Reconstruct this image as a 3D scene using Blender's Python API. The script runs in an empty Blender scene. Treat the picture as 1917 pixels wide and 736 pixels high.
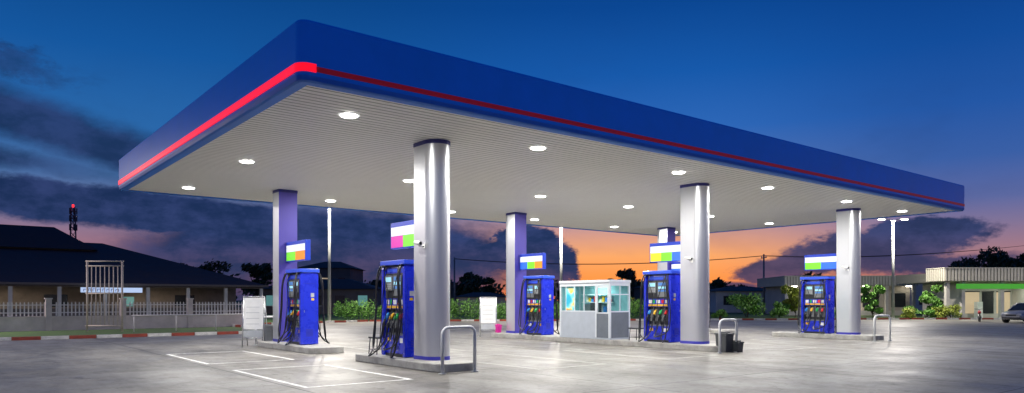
import bpy, bmesh, math, random
from mathutils import Vector, Matrix
random.seed(7)
scene=bpy.context.scene
COL=scene.collection
ROT=math.radians(38.5); CR,SR=math.cos(ROT),math.sin(ROT)
def S(u,v,z=0): return Vector((CR*u-SR*v, SR*u+CR*v, z))
def lin(c):
    c=c/255.0
    return c/12.92 if c<=0.04045 else ((c+0.055)/1.055)**2.4
def rgb(r,g,b): return (lin(r),lin(g),lin(b),1)

# ---------------- materials ----------------
def mat(name,col,rough=0.5,metal=0.0,var=0.0,scale=4.0,bump=0.0,bscale=30.0,emit=None,estr=0.0,coat=0.0):
    m=bpy.data.materials.new(name); m.use_nodes=True
    nt=m.node_tree; p=nt.nodes["Principled BSDF"]
    if len(col)==3: col=(*col,1)
    p.inputs["Base Color"].default_value=col
    p.inputs["Roughness"].default_value=rough
    p.inputs["Metallic"].default_value=metal
    if coat: 
        p.inputs["Coat Weight"].default_value=coat; p.inputs["Coat Roughness"].default_value=0.08
    if emit is not None:
        p.inputs["Emission Color"].default_value=emit if len(emit)==4 else (*emit,1)
        p.inputs["Emission Strength"].default_value=estr
    tc=None
    if var>0:
        tc=nt.nodes.new("ShaderNodeTexCoord")
        n=nt.nodes.new("ShaderNodeTexNoise"); n.inputs["Scale"].default_value=scale; n.inputs["Detail"].default_value=5; n.inputs["Roughness"].default_value=0.65
        nt.links.new(tc.outputs["Object"],n.inputs["Vector"])
        mr=nt.nodes.new("ShaderNodeMapRange"); mr.inputs[1].default_value=0.3; mr.inputs[2].default_value=0.7
        mr.inputs[3].default_value=1-var; mr.inputs[4].default_value=1+var
        nt.links.new(n.outputs["Fac"],mr.inputs[0])
        mx=nt.nodes.new("ShaderNodeVectorMath"); mx.operation='SCALE'; mx.inputs[0].default_value=col[:3]
        nt.links.new(mr.outputs[0],mx.inputs["Scale"]); nt.links.new(mx.outputs[0],p.inputs["Base Color"])
        mr2=nt.nodes.new("ShaderNodeMapRange"); mr2.inputs[1].default_value=0.3; mr2.inputs[2].default_value=0.7
        mr2.inputs[3].default_value=max(0.03,rough-var*0.4); mr2.inputs[4].default_value=min(1,rough+var*0.4)
        nt.links.new(n.outputs["Fac"],mr2.inputs[0]); nt.links.new(mr2.outputs[0],p.inputs["Roughness"])
    if bump>0:
        if tc is None: tc=nt.nodes.new("ShaderNodeTexCoord")
        n2=nt.nodes.new("ShaderNodeTexNoise"); n2.inputs["Scale"].default_value=bscale; n2.inputs["Detail"].default_value=3
        nt.links.new(tc.outputs["Object"],n2.inputs["Vector"])
        b=nt.nodes.new("ShaderNodeBump"); b.inputs["Strength"].default_value=bump; b.inputs["Distance"].default_value=0.02
        nt.links.new(n2.outputs["Fac"],b.inputs["Height"]); nt.links.new(b.outputs[0],p.inputs["Normal"])
    return m
def emat(name,col,s):
    return mat(name,(col[0]*.5,col[1]*.5,col[2]*.5),0.4,emit=(col[0],col[1],col[2]),estr=s)

BLUE=mat("fascia_blue",(0.002,0.17,0.80),0.38,var=0.12,scale=0.45,coat=0.15,emit=(0.0,0.025,0.15),estr=0.4)  # faint blue emission added to lift the fascia's brightness
BLUELIP=mat("fascia_lip_blue",(0.02,0.18,0.72),0.5,var=0.1,scale=0.8)
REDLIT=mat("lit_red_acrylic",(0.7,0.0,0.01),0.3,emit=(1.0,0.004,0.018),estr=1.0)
REDDIM=mat("red_stripe",(0.70,0.008,0.012),0.4,var=0.1,scale=1,emit=(0.5,0.0,0.01),estr=0.12)  # unlit stripe; weak emission added to brighten its red
CEIL=mat("ceiling_white",(0.90,0.885,0.84),0.45,var=0.03,scale=0.7)
CEILG=mat("ceiling_groove_shade",(0.50,0.49,0.46),0.6)  # shade between the ribs put into a darker groove colour
ROOF=mat("roof_sheet",(0.25,0.26,0.28),0.6,var=0.2)
SILVER=mat("column_silver",(0.60,0.61,0.64),0.36,metal=0.75)
PURP=mat("column_violet",(0.10,0.08,0.42),0.38,metal=0.3)
NAVY=mat("band_navy",(0.03,0.03,0.22),0.35)
BANDB=mat("band_blue",(0.04,0.04,0.40),0.35)
PBLUE=mat("pump_blue",(0.012,0.03,0.58),0.28,var=0.1,scale=3,coat=0.3)
PBLUE2=mat("pump_blue_light",(0.03,0.09,0.70),0.3,coat=0.3)
DARK=mat("dark_plastic",(0.02,0.022,0.028),0.4,var=0.2,scale=8)
GREY=mat("grey_plastic",(0.18,0.19,0.2),0.5,var=0.15)
LGREY=mat("light_grey_plastic",(0.4,0.42,0.44),0.5,var=0.1)
RUBBER=mat("hose_rubber",(0.010,0.010,0.012),0.3)
STEEL=mat("brushed_steel",(0.55,0.56,0.58),0.32,metal=0.9,var=0.08,scale=5)
POLE=mat("pole_galvanised",(0.28,0.29,0.28),0.6,var=0.1)
WHITE=mat("white_paint",(0.78,0.78,0.76),0.5,var=0.06)
WHITEG=mat("hoop_grey_white",(0.62,0.63,0.64),0.4,var=0.08)
FRAMEG=mat("booth_frame_grey",(0.60,0.64,0.68),0.4,var=0.05)
BOOTHW=mat("booth_panel",(0.40,0.44,0.50),0.4,var=0.06)
BOOTHG=mat("booth_panel_grey",(0.13,0.15,0.18),0.5,var=0.1)
SCREEN=emat("lcd_screen",(0.35,0.7,0.85),0.8)
SCREEN2=emat("price_screen",(0.08,0.25,0.65),0.5)
NR=mat("nozzle_red",(0.65,0.02,0.02),0.35); NG=mat("nozzle_green",(0.02,0.4,0.08),0.35)
NY=mat("nozzle_yellow",(0.8,0.45,0.02),0.35); NB=mat("nozzle_blue",(0.03,0.25,0.7),0.35)
LENS=emat("lamp_lens",(1.0,0.98,0.93),30.0)
TRIM=mat("lamp_trim",(0.85,0.85,0.85),0.3,emit=(1,0.98,0.93),estr=0.55)
def lit(n,c,s=0.42): return mat(n,tuple(x*0.7 for x in c),0.35,emit=c,estr=s)
SW=lit("sign_white",(0.85,0.88,0.95),0.5); SG=lit("sign_green",(0.22,0.85,0.03),0.45); SB=lit("sign_blue",(0.03,0.16,0.85),0.45)
SY=lit("sign_yellow",(0.95,0.75,0.02),0.45); SM=lit("sign_magenta",(0.8,0.02,0.45),0.45); SO=lit("sign_orange",(0.95,0.32,0.02),0.45)
SHD=lit("sign_header_blue",(0.01,0.05,0.55),0.3)
CONC=mat("island_concrete",(0.34,0.33,0.31),0.75,var=0.3,scale=3,bump=0.3,bscale=40)
KW=mat("kerb_white",(0.6,0.58,0.55),0.7,var=0.25); KR=mat("kerb_red",(0.30,0.05,0.03),0.7,var=0.3)
TYRE=mat("tyre_rubber",(0.02,0.02,0.02),0.8)
BARK=mat("bark",(0.06,0.045,0.03),0.9,var=0.3,bump=0.5)
def leafmat(n,c):
    m=mat(n,c,0.6)
    nt=m.node_tree;p=nt.nodes["Principled BSDF"]
    g=nt.nodes.new("ShaderNodeNewGeometry")
    mr=nt.nodes.new("ShaderNodeMapRange"); mr.inputs[3].default_value=0.45; mr.inputs[4].default_value=1.6
    nt.links.new(g.outputs["Random Per Island"],mr.inputs[0])
    mx=nt.nodes.new("ShaderNodeVectorMath"); mx.operation='SCALE'; mx.inputs[0].default_value=c
    nt.links.new(mr.outputs[0],mx.inputs["Scale"]); nt.links.new(mx.outputs[0],p.inputs["Base Color"])
    return m
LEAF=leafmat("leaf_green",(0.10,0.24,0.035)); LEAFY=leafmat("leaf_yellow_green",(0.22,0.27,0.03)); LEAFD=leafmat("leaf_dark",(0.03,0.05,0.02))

# ---------------- mesh builder ----------------
class MB:
    def __init__(s): s.v=[];s.f=[];s.mi=[];s.sm=[];s.mats=[]
    def m(s,mt):
        if mt not in s.mats: s.mats.append(mt)
        return s.mats.index(mt)
    def add(s,vs,fs,mt,smooth=False):
        o=len(s.v); s.v+= [tuple(v) for v in vs]
        i=s.m(mt)
        for f in fs: s.f.append([o+k for k in f]); s.mi.append(i); s.sm.append(smooth)
        return s
    def box(s,x0,x1,y0,y1,z0,z1,mt,M=None):
        vs=[Vector(p) for p in [(x0,y0,z0),(x1,y0,z0),(x1,y1,z0),(x0,y1,z0),(x0,y0,z1),(x1,y0,z1),(x1,y1,z1),(x0,y1,z1)]]
        if M is not None: vs=[M@v for v in vs]
        return s.add(vs,[(0,3,2,1),(4,5,6,7),(0,1,5,4),(1,2,6,5),(2,3,7,6),(3,0,4,7)],mt)
    def prism(s,poly,z0,z1,mt,smooth=False,top=None,M=None):
        n=len(poly)
        vs=[Vector((p[0],p[1],z0)) for p in poly]+[Vector((p[0],p[1],z1)) for p in poly]
        if M is not None: vs=[M@v for v in vs]
        o=len(s.v); s.v+=[tuple(v) for v in vs]; i=s.m(mt); t=s.m(top) if top else i
        for k in range(n):
            s.f.append([o+k,o+(k+1)%n,o+n+(k+1)%n,o+n+k]); s.mi.append(i); s.sm.append(smooth)
        s.f.append([o+k for k in range(n)][::-1]); s.mi.append(i); s.sm.append(False)
        s.f.append([o+n+k for k in range(n)]); s.mi.append(t); s.sm.append(False)
        return s
    def tube(s,pts,r,mt,n=8,smooth_path=0):
        pts=[Vector(p) for p in pts]
        if smooth_path:
            q=[]
            P=[pts[0]]+pts+[pts[-1]]
            for i in range(1,len(P)-2):
                for k in range(smooth_path):
                    t=k/smooth_path; a,b,c,d=P[i-1],P[i],P[i+1],P[i+2]
                    q.append(0.5*((2*b)+(-a+c)*t+(2*a-5*b+4*c-d)*t*t+(-a+3*b-3*c+d)*t**3))
            q.append(pts[-1]); pts=q
        rr=r if isinstance(r,(list,tuple)) else [r]*len(pts)
        vs=[];fs=[]
        up=None
        for i,p in enumerate(pts):
            t=(pts[min(i+1,len(pts)-1)]-pts[max(i-1,0)]).normalized()
            if up is None:
                up=Vector((0,0,1)) if abs(t.z)<0.9 else Vector((1,0,0))
            a=t.cross(up)
            if a.length<1e-4: a=t.cross(Vector((0.3,1,0.2)))
            a.normalize(); b=a.cross(t).normalized(); up=b
            R=rr[min(i,len(rr)-1)]
            for k in range(n):
                an=2*math.pi*k/n; vs.append(p+a*math.cos(an)*R+b*math.sin(an)*R)
        for i in range(len(pts)-1):
            for k in range(n):
                fs.append((i*n+k,i*n+(k+1)%n,(i+1)*n+(k+1)%n,(i+1)*n+k))
        s.add(vs,fs,mt,True)
        o=len(s.v)-len(vs); mi=s.m(mt)
        s.f.append([o+k for k in range(n)][::-1]); s.mi.append(mi); s.sm.append(False)
        s.f.append([o+(len(pts)-1)*n+k for k in range(n)]); s.mi.append(mi); s.sm.append(False)
        return s
    def cyl(s,x,y,z0,z1,r,mt,n=20,r1=None):
        return s.tube([(x,y,z0),(x,y,z1)],[r,r if r1 is None else r1],mt,n)
    def obj(s,name,parent=None,loc=(0,0,0),rot=0,bevel=0,label=None,recalc=True):
        me=bpy.data.meshes.new(name); me.from_pydata(s.v,[],s.f)
        for mt in s.mats: me.materials.append(mt)
        for p,i,sm in zip(me.polygons,s.mi,s.sm): p.material_index=i; p.use_smooth=sm
        me.update()
        if recalc:
            bm=bmesh.new(); bm.from_mesh(me); bmesh.ops.recalc_face_normals(bm,faces=bm.faces); bm.to_mesh(me); bm.free()
        o=bpy.data.objects.new(name,me); COL.objects.link(o)
        o.location=loc; o.rotation_euler=(0,0,rot)
        if parent: o.parent=parent
        if bevel:
            b=o.modifiers.new("bevel",'BEVEL'); b.width=bevel; b.segments=2; b.limit_method='ANGLE'
        if label: o["label"]=label
        return o
def root(name,loc,rot,label,category,group=None):
    e=bpy.data.objects.new(name,None); e.empty_display_size=0.3; COL.objects.link(e)
    e.location=loc; e.rotation_euler=(0,0,rot); e["label"]=label; e["category"]=category
    if group: e["group"]=group
    return e
def tag(o,label,category,group=None):
    o["label"]=label;o["category"]=category
    if group:o["group"]=group
    return o
def dup(o,loc=None,rot=None,parent=None,label=None):
    n=o.copy(); COL.objects.link(n)
    if parent: n.parent=parent
    if loc is not None: n.location=loc
    if rot is not None: n.rotation_euler=(0,0,rot)
    if label: n["label"]=label
    for c in [c for c in bpy.data.objects if c.parent==o]:
        dup(c,parent=n)
    return n
def area(name,loc,power,size,col=(1,0.97,0.9),rot=(0,0,0)):
    l=bpy.data.lights.new(name,'AREA'); l.shape='DISK'; l.size=size; l.energy=power; l.color=col
    o=bpy.data.objects.new(name,l); COL.objects.link(o); o.location=loc; o.rotation_euler=rot
    return o

# ---------------- camera ----------------
cd=bpy.data.cameras.new("camera"); cam=bpy.data.objects.new("camera",cd); COL.objects.link(cam)
cam.location=(0,0,1.65); cam.rotation_euler=(math.radians(90),0,0)
cd.lens=36*1347/1917; cd.sensor_width=36; cd.shift_y=0.1012; cd.clip_end=6000; cd.clip_start=0.1
scene.camera=cam
scene.view_settings.view_transform='Standard'; scene.view_settings.look='None'; scene.view_settings.exposure=0

# ---------------- world ----------------
w=bpy.data.worlds.new("World"); scene.world=w; w.use_nodes=True
w.cycles.sampling_method='MANUAL'; w.cycles.sample_map_resolution=256
nt=w.node_tree; N=nt.nodes; L=nt.links
bg=N["Background"]
def inp(sock,val):
    if isinstance(val,bpy.types.NodeSocket): L.new(val,sock)
    else: sock.default_value=val
def MA(op,a,b=None,c=None,clamp=False):
    n=N.new("ShaderNodeMath"); n.operation=op; n.use_clamp=clamp
    inp(n.inputs[0],a)
    if b is not None: inp(n.inputs[1],b)
    if c is not None: inp(n.inputs[2],c)
    return n.outputs[0]
def SS(x,a,b,lo=0.0,hi=1.0):
    n=N.new("ShaderNodeMapRange"); n.interpolation_type='SMOOTHSTEP'
    inp(n.inputs[0],x); n.inputs[1].default_value=a; n.inputs[2].default_value=b; n.inputs[3].default_value=lo; n.inputs[4].default_value=hi
    return n.outputs[0]
def MIX(f,a,b):
    n=N.new("ShaderNodeMix"); n.data_type='RGBA'
    inp(n.inputs[0],f)
    for s_,v_ in ((n.inputs[6],a),(n.inputs[7],b)):
        inp(s_,v_)
    return n.outputs[2]
def RAMP(x,stops):
    n=N.new("ShaderNodeValToRGB"); L.new(x,n.inputs[0]); cr=n.color_ramp
    while len(cr.elements)<len(stops): cr.elements.new(0.5)
    for e,(p,c) in zip(cr.elements,stops): e.position=p; e.color=rgb(*c)
    return n.outputs[0]
tc=N.new("ShaderNodeTexCoord"); sp=N.new("ShaderNodeSeparateXYZ"); L.new(tc.outputs["Generated"],sp.inputs[0])
az=MA('ARCTAN2',sp.outputs[0],sp.outputs[1]); el=MA('ARCSINE',sp.outputs[2])
elp=MA('MULTIPLY',MA('MAXIMUM',el,0.0),1/0.6)
warm=RAMP(elp,[(0,(252,128,54)),(.05,(255,150,72)),(.10,(246,166,102)),(.15,(208,152,136)),(.2,(146,134,166)),(.28,(82,114,176)),(.38,(44,100,178)),(.5,(22,86,165)),(.64,(10,68,142)),(1,(5,48,110))])
pinkr=RAMP(elp,[(0,(160,98,102)),(.05,(174,114,112)),(.10,(158,118,130)),(.15,(126,112,146)),(.2,(90,102,156)),(.28,(56,92,160)),(.38,(34,84,160)),(.5,(18,74,150)),(.64,(8,60,132)),(1,(4,44,104))])
cool=RAMP(elp,[(0,(96,80,106)),(.06,(126,98,120)),(.12,(150,112,130)),(.18,(112,112,148)),(.25,(74,114,168)),(.34,(42,102,166)),(.5,(20,84,154)),(.64,(11,68,134)),(.8,(7,56,120)),(1,(6,50,110))])
wf=MA('MULTIPLY',SS(az,-0.30,0.12),SS(az,1.7,0.9))
wfr=SS(az,0.24,0.56)
base=MIX(wf,cool,MIX(wfr,warm,pinkr))
cv=N.new("ShaderNodeCombineXYZ"); L.new(MA('MULTIPLY',az,1.0),cv.inputs[0]); L.new(MA('MULTIPLY',el,1.9),cv.inputs[1])
def NOI(scale,detail=6,rough=0.6,off=0.0):
    n=N.new("ShaderNodeTexNoise"); n.inputs["Scale"].default_value=scale; n.inputs["Detail"].default_value=detail; n.inputs["Roughness"].default_value=rough
    a=N.new("ShaderNodeVectorMath"); a.operation='ADD'; L.new(cv.outputs[0],a.inputs[0]); a.inputs[1].default_value=(off,off*2,off)
    L.new(a.outputs[0],n.inputs["Vector"]); return n.outputs["Fac"]
n1=NOI(15,8,0.66); n2=NOI(22,8,0.66,3.3); nl=NOI(5,4,0.6,9.0)
def blob(caz,cel,wa,we,slope=0.0,soft=0.25,wamp=0.16,eamp=0.09):
    a2=MA('ADD',MA('SUBTRACT',az,caz),MA('MULTIPLY',MA('SUBTRACT',n1,0.5),wamp))
    e2=MA('ADD',MA('SUBTRACT',MA('SUBTRACT',el,cel),MA('MULTIPLY',MA('SUBTRACT',az,caz),slope)),MA('MULTIPLY',MA('SUBTRACT',n2,0.5),eamp))
    d=MA('SQRT',MA('ADD',MA('POWER',MA('ABSOLUTE',MA('DIVIDE',a2,wa)),2.0),MA('POWER',MA('ABSOLUTE',MA('DIVIDE',e2,we)),2.0)))
    return SS(d,1+soft,1-soft)
def mx(*m):
    r=m[0]
    for k in m[1:]: r=MA('MAXIMUM',r,k)
    return r
streak=mx(blob(-0.58,0.202,0.25,0.028,-0.26,0.5,0.06,0.022),blob(-0.72,0.172,0.2,0.014,-0.1,0.7,0.1,0.02))
puff=MA('MULTIPLY',blob(-0.64,0.266,0.08,0.016,-0.1,0.6),0.65)
bank=mx(blob(-0.50,0.112,0.30,0.026,-0.06,0.18,0.08,0.025),blob(-0.24,0.055,0.26,0.070,0,0.2,0.10,0.035),blob(0.015,0.066,0.070,0.036,0,0.10,0.09,0.05),blob(0.045,0.040,0.045,0.030,0,0.10,0.07,0.04),blob(-0.95,0.10,0.3,0.05,0,0.2),blob(-0.62,0.072,0.05,0.006,0,0.4,0.05,0.01))
rc=mx(blob(0.52,0.080,0.070,0.018,0.02,0.16,0.10,0.035),blob(0.465,0.064,0.10,0.024,0.06,0.16,0.12,0.04),blob(0.40,0.050,0.07,0.018,0.2,0.2,0.10,0.03),blob(0.345,0.036,0.05,0.016,0,0.2,0.08,0.03),blob(0.54,0.042,0.13,0.012,0.0,0.35,0.08,0.03),blob(0.30,0.018,0.04,0.006,0.0,0.4,0.05,0.01))
ccol=RAMP(elp,[(0,(60,60,92)),(.06,(44,54,90)),(.14,(30,48,86)),(.25,(24,44,82)),(.4,(24,44,80)),(1,(8,40,90))])
ccol2=RAMP(elp,[(0,(100,66,88)),(.06,(82,70,100)),(.14,(52,66,112)),(.3,(42,60,106)),(1,(20,56,112))])
cvar=MIX(SS(n1,0.36,0.66),ccol,ccol2)
allc=MA('MINIMUM',mx(MA('MULTIPLY',streak,0.93),puff,bank,MA('MULTIPLY',rc,0.95)),1.0)
wisp=MA('MULTIPLY',MA('MULTIPLY',SS(nl,0.5,0.75),SS(el,0.5,0.1)),0.16)
base2=MIX(wisp,base,cvar)
fin=MIX(allc,base2,cvar)
L.new(fin,bg.inputs["Color"]); bg.inputs["Strength"].default_value=1.08

# ---------------- ground ----------------
def noise_mix_ground():
    m=bpy.data.materials.new("forecourt_concrete"); m.use_nodes=True
    t=m.node_tree; p=t.nodes["Principled BSDF"]; n=t.nodes; l=t.links
    c=n.new("ShaderNodeTexCoord")
    def noi(s,d,r=0.6,vec=None):
        x=n.new("ShaderNodeTexNoise"); x.inputs["Scale"].default_value=s; x.inputs["Detail"].default_value=d; x.inputs["Roughness"].default_value=r
        l.new(vec or c.outputs["Object"],x.inputs["Vector"]); return x.outputs["Fac"]
    def ramp(x,st):
        r=n.new("ShaderNodeValToRGB"); l.new(x,r.inputs[0])
        while len(r.color_ramp.elements)<len(st): r.color_ramp.elements.new(.5)
        for e,(q,cc) in zip(r.color_ramp.elements,st): e.position=q; e.color=(*cc,1)
        return r.outputs[0]
    big=ramp(noi(0.25,6,0.7),[(0.3,(0.19,0.178,0.16)),(0.48,(0.275,0.259,0.233)),(0.68,(0.37,0.348,0.315))])
    def mixn(f,a,b,mode='MIX'):
        x=n.new("ShaderNodeMix"); x.data_type='RGBA'; x.blend_type=mode
        if isinstance(f,float): x.inputs[0].default_value=f
        else: l.new(f,x.inputs[0])
        for s_,v_ in ((x.inputs[6],a),(x.inputs[7],b)):
            if isinstance(v_,tuple): s_.default_value=v_
            else: l.new(v_,s_)
        return x.outputs[2]
    mp=n.new("ShaderNodeMapping"); mp.inputs["Scale"].default_value=(1.0,0.25,1); l.new(c.outputs["Object"],mp.inputs[0])
    st=ramp(noi(1.1,6,0.7,mp.outputs[0]),[(0.42,(1,1,1)),(0.56,(0.72,0.71,0.69)),(0.70,(0.40,0.39,0.37))])
    col=mixn(0.85,big,st,'MULTIPLY')
    fine=ramp(noi(9,5,0.7),[(0.3,(0.74,0.74,0.74)),(0.7,(1.14,1.14,1.14))])
    col=mixn(0.9,col,fine,'MULTIPLY')
    spot=ramp(noi(3.2,3,0.5),[(0.58,(1,1,1)),(0.72,(0.42,0.41,0.40))])
    col=mixn(0.85,col,spot,'MULTIPLY')
    bk=n.new("ShaderNodeTexBrick"); bk.offset=0.0; bk.inputs["Scale"].default_value=1.0
    bk.inputs["Brick Width"].default_value=5.2; bk.inputs["Row Height"].default_value=4.6; bk.inputs["Mortar Size"].default_value=0.025; bk.inputs["Mortar Smooth"].default_value=0.3
    bk.inputs["Color1"].default_value=(1,1,1,1); bk.inputs["Color2"].default_value=(0.78,0.78,0.78,1); bk.inputs["Mortar"].default_value=(0.2,0.19,0.18,1)
    l.new(c.outputs["Object"],bk.inputs["Vector"])
    col=mixn(1.0,col,bk.outputs["Color"],'MULTIPLY')
    vo=n.new("ShaderNodeTexVoronoi"); vo.feature='DISTANCE_TO_EDGE'; vo.inputs["Scale"].default_value=0.35
    wv=n.new("ShaderNodeVectorMath"); wv.operation='ADD'
    nn=n.new("ShaderNodeTexNoise"); nn.inputs["Scale"].default_value=1.5; l.new(c.outputs["Object"],nn.inputs["Vector"])
    l.new(c.outputs["Object"],wv.inputs[0]); l.new(nn.outputs["Color"],wv.inputs[1]); l.new(wv.outputs[0],vo.inputs["Vector"])
    cr=ramp(vo.outputs["Distance"],[(0.0,(0.55,0.54,0.53)),(0.006,(1,1,1))])
    col=mixn(0.7,col,cr,'MULTIPLY')
    l.new(col,p.inputs["Base Color"])
    mr=n.new("ShaderNodeMapRange"); mr.inputs[1].default_value=.3; mr.inputs[2].default_value=.7; mr.inputs[3].default_value=0.38; mr.inputs[4].default_value=0.62
    l.new(noi(0.6,5,0.65),mr.inputs[0]); l.new(mr.outputs[0],p.inputs["Roughness"])
    b=n.new("ShaderNodeBump"); b.inputs["Strength"].default_value=0.3; b.inputs["Distance"].default_value=0.01
    l.new(noi(25,4,0.7),b.inputs["Height"]); l.new(b.outputs[0],p.inputs["Normal"])
    return m
FORE=noise_mix_ground()
GRASS=mat("grass_earth",(0.05,0.10,0.022),0.9,var=0.4,scale=1.5,bump=0.6,bscale=20)
g=MB().add([(-3000,-500,0),(3000,-500,0),(3000,4000,0),(-3000,4000,0)],[(0,1,2,3)],GRASS).obj("ground"); g["kind"]="structure"
def toS(x,y): return (CR*x+SR*y, -SR*x+CR*y)
polyL=[toS(-60,-20),toS(110,-20),toS(110,62),toS(34,61),toS(-11,55),(14.5,47.5),(14.5,35.6),(-60,35.6)]
f=MB(); n=len(polyL); f.add([(p[0],p[1],0.004) for p in polyL],[list(range(n))],FORE)
o=f.obj("forecourt",rot=ROT); o["kind"]="structure"
PAINT=mat("road_paint_white",(0.82,0.81,0.78),0.6,var=0.35,scale=4)
PAINTW=mat("road_paint_worn",(0.46,0.45,0.42),0.6,var=0.5,scale=3)
pm=MB()
def rect(u0,u1,v0,v1,mt,t=0.10):
    z=0.0085
    for a in ((u0,u1,v0,v0+t),(u0,u1,v1-t,v1),(u0,u0+t,v0+t,v1-t),(u1-t,u1,v0+t,v1-t)):
        pm.add([(a[0],a[2],z),(a[1],a[2],z),(a[1],a[3],z),(a[0],a[3],z)],[(0,1,2,3)],mt)
for i,ic in enumerate((9.4,19.9,30.4)):
    for j,(a,b) in enumerate(((ic-4.05,ic-1.7),(ic+1.7,ic+4.05))):
        mt=PAINT if (i==0 and j==0) else PAINTW
        rect(a,b,12.95,17.3,mt); rect(a,b,19.3,23.6,mt)
o=pm.obj("road_marking",rot=ROT); o["kind"]="structure"
kb=MB()
def kerb(p,q,c0=0):
    p=Vector(p);q=Vector(q); d=(q-p); n=int(d.length/1.0); t=d.normalized(); nn=Vector((-t.y,t.x,0))
    for i in range(n):
        a=p+t*(i*d.length/n+0.01); b=p+t*((i+1)*d.length/n-0.01)
        vs=[a,b,b+nn*0.16,a+nn*0.16]
        kb.prism([(x.x,x.y) for x in vs],0.0,0.14,KW if (i+c0)%2 else KR)
kerb(S(-30,35.62),S(14.4,35.62)); kerb(S(14.4,35.8),S(14.4,47.4)); kerb(S(14.5,47.5),(-11,55.05,0)); kerb((-10.9,55.05,0),(33.8,61.05,0))
kerb((34,61.05,0),(70,62,0))
o=kb.obj("kerb"); o["kind"]="structure"

# ---------------- canopy ----------------
U0,U1,V0,V1=4.9,34.65,12.1,28.4
ZC=5.52
can=root("filling_station_canopy",S((U0+U1)/2,(V0+V1)/2,0),ROT,"wide blue canopy with red stripe and white ceiling on silver columns","canopy")
cu,cvv=(U0+U1)/2,(V0+V1)/2
hu,hv=(U1-U0)/2,(V1-V0)/2
RAD=0.2
def rr(off,r=RAD,n=10):
    R=max(r-off,0.02); x=hu-off; y=hv-off; pts=[]
    for cx,cy,a0 in ((x-R,y-R,0),(-x+R,y-R,90),(-x+R,-y+R,180),(x-R,-y+R,270)):
        for k in range(n+1):
            a=math.radians(a0+90*k/n); pts.append((cx+R*math.cos(a),cy+R*math.sin(a)))
    return pts
def sweep(mb,prof,matf,smooth=False):
    rings=[rr(o) for o,z in prof]; n=len(rings[0])
    for i in range(len(prof)-1):
        a,b=rings[i],rings[i+1]; z0,z1=prof[i][1],prof[i+1][1]
        vs=[(p[0],p[1],z0) for p in a]+[(p[0],p[1],z1) for p in b]
        mb.add(vs,[(k,(k+1)%n,n+(k+1)%n,n+k) for k in range(n)],matf,smooth)
fa=MB(); sweep(fa,[(0,5.60),(0,6.54),(0.03,6.58),(0.25,6.58),(0.25,6.2)],BLUE)
fa.obj("fascia",can,recalc=False)
li=MB(); sweep(li,[(0.24,5.53),(0.24,5.49),(0.06,5.49),(0.015,5.515),(0.0,5.60)],BLUELIP); li.obj("fascia_lip",can,recalc=False)
def strip(path,z0,z1,th,mt,name,label):
    b=MB(); n=len(path); vs=[];
    for i,p in enumerate(path):
        a=Vector(path[max(i-1,0)]);c=Vector(path[min(i+1,n-1)]); t=(c-a).normalized(); nn=Vector((t.y,-t.x))
        p=Vector(p)
        for q,z in ((p-nn*0.002,z0),(p+nn*th,z0),(p+nn*th,z1),(p-nn*0.002,z1)): vs.append((q.x,q.y,z))
    fs=[]
    for i in range(n-1):
        for k in range(4): fs.append((i*4+k,i*4+(k+1)%4,(i+1)*4+(k+1)%4,(i+1)*4+k))
    fs.append((0,1,2,3)); fs.append(tuple((n-1)*4+k for k in (3,2,1,0)))
    b.add(vs,fs,mt); return b.obj(name,can,label=label)
P=rr(0)
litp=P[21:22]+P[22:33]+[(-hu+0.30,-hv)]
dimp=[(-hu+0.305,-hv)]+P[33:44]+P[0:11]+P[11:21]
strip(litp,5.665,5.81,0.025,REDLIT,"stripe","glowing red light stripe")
strip(dimp,5.68,5.775,0.012,REDDIM,"stripe","unlit red stripe with a faint added glow")
ce=MB(); y=-hv+0.24; w_=0.2; prof=[]
while y<hv-0.24-w_:
    prof+= [(y,ZC),(y+w_-0.045,ZC),(y+w_-0.04,ZC+0.03),(y+w_-0.005,ZC+0.03)]; y+=w_
prof.append((hv-0.24,ZC))
vs=[]
for p in prof: vs+=[(-hu+0.24,p[0],p[1]),(hu-0.24,p[0],p[1])]
ce.v=list(vs); ci,cg=ce.m(CEIL),ce.m(CEILG)
for i in range(len(prof)-1):
    ce.f.append((2*i,2*i+2,2*i+3,2*i+1)); ce.mi.append(ci if i%4==0 else cg); ce.sm.append(False)
ce.obj("ceiling",can,recalc=False)
ro=MB(); ro.box(-hu+0.26,hu-0.26,-hv+0.26,hv-0.26,6.2,6.26,ROOF); ro.obj("roof",can)
LU=[6.7,11.9,17.5,22.3,27.8,32.7]; LV=[13.9,20.3,26.3]
proto=None
for a in LU:
    for b in LV:
        if proto is None:
            t=MB(); t.tube([(0,0,ZC+0.03),(0,0,ZC-0.004),(0,0,ZC-0.012)],[0.23,0.23,0.21],TRIM,28)
            proto=t.obj("ceiling_lamp",can,loc=(a-cu,b-cvv,0))
            l_=MB(); l_.tube([(0,0,ZC-0.0125),(0,0,ZC-0.024),(0,0,ZC-0.028)],[0.18,0.17,0.1],LENS,28)
            l_.obj("lamp_lens",proto)
        else:
            dup(proto,loc=(a-cu,b-cvv,0))
        area("canopy_light",S(a,b,ZC-0.031),290,0.30,col=(1,0.975,0.92))
def dpoly(w,l,flip,n=14,ins=0.0):
    r=w/2-ins; y1=l/2-ins; yc=-l/2+w/2
    pts=[(r,y1),(-r,y1)]
    for k in range(n+1):
        a=math.pi+math.pi*k/n; pts.append((r*math.cos(a),yc+r*math.sin(a)))
    if flip: pts=[(-x,-y) for x,y in pts]
    return pts
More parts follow.
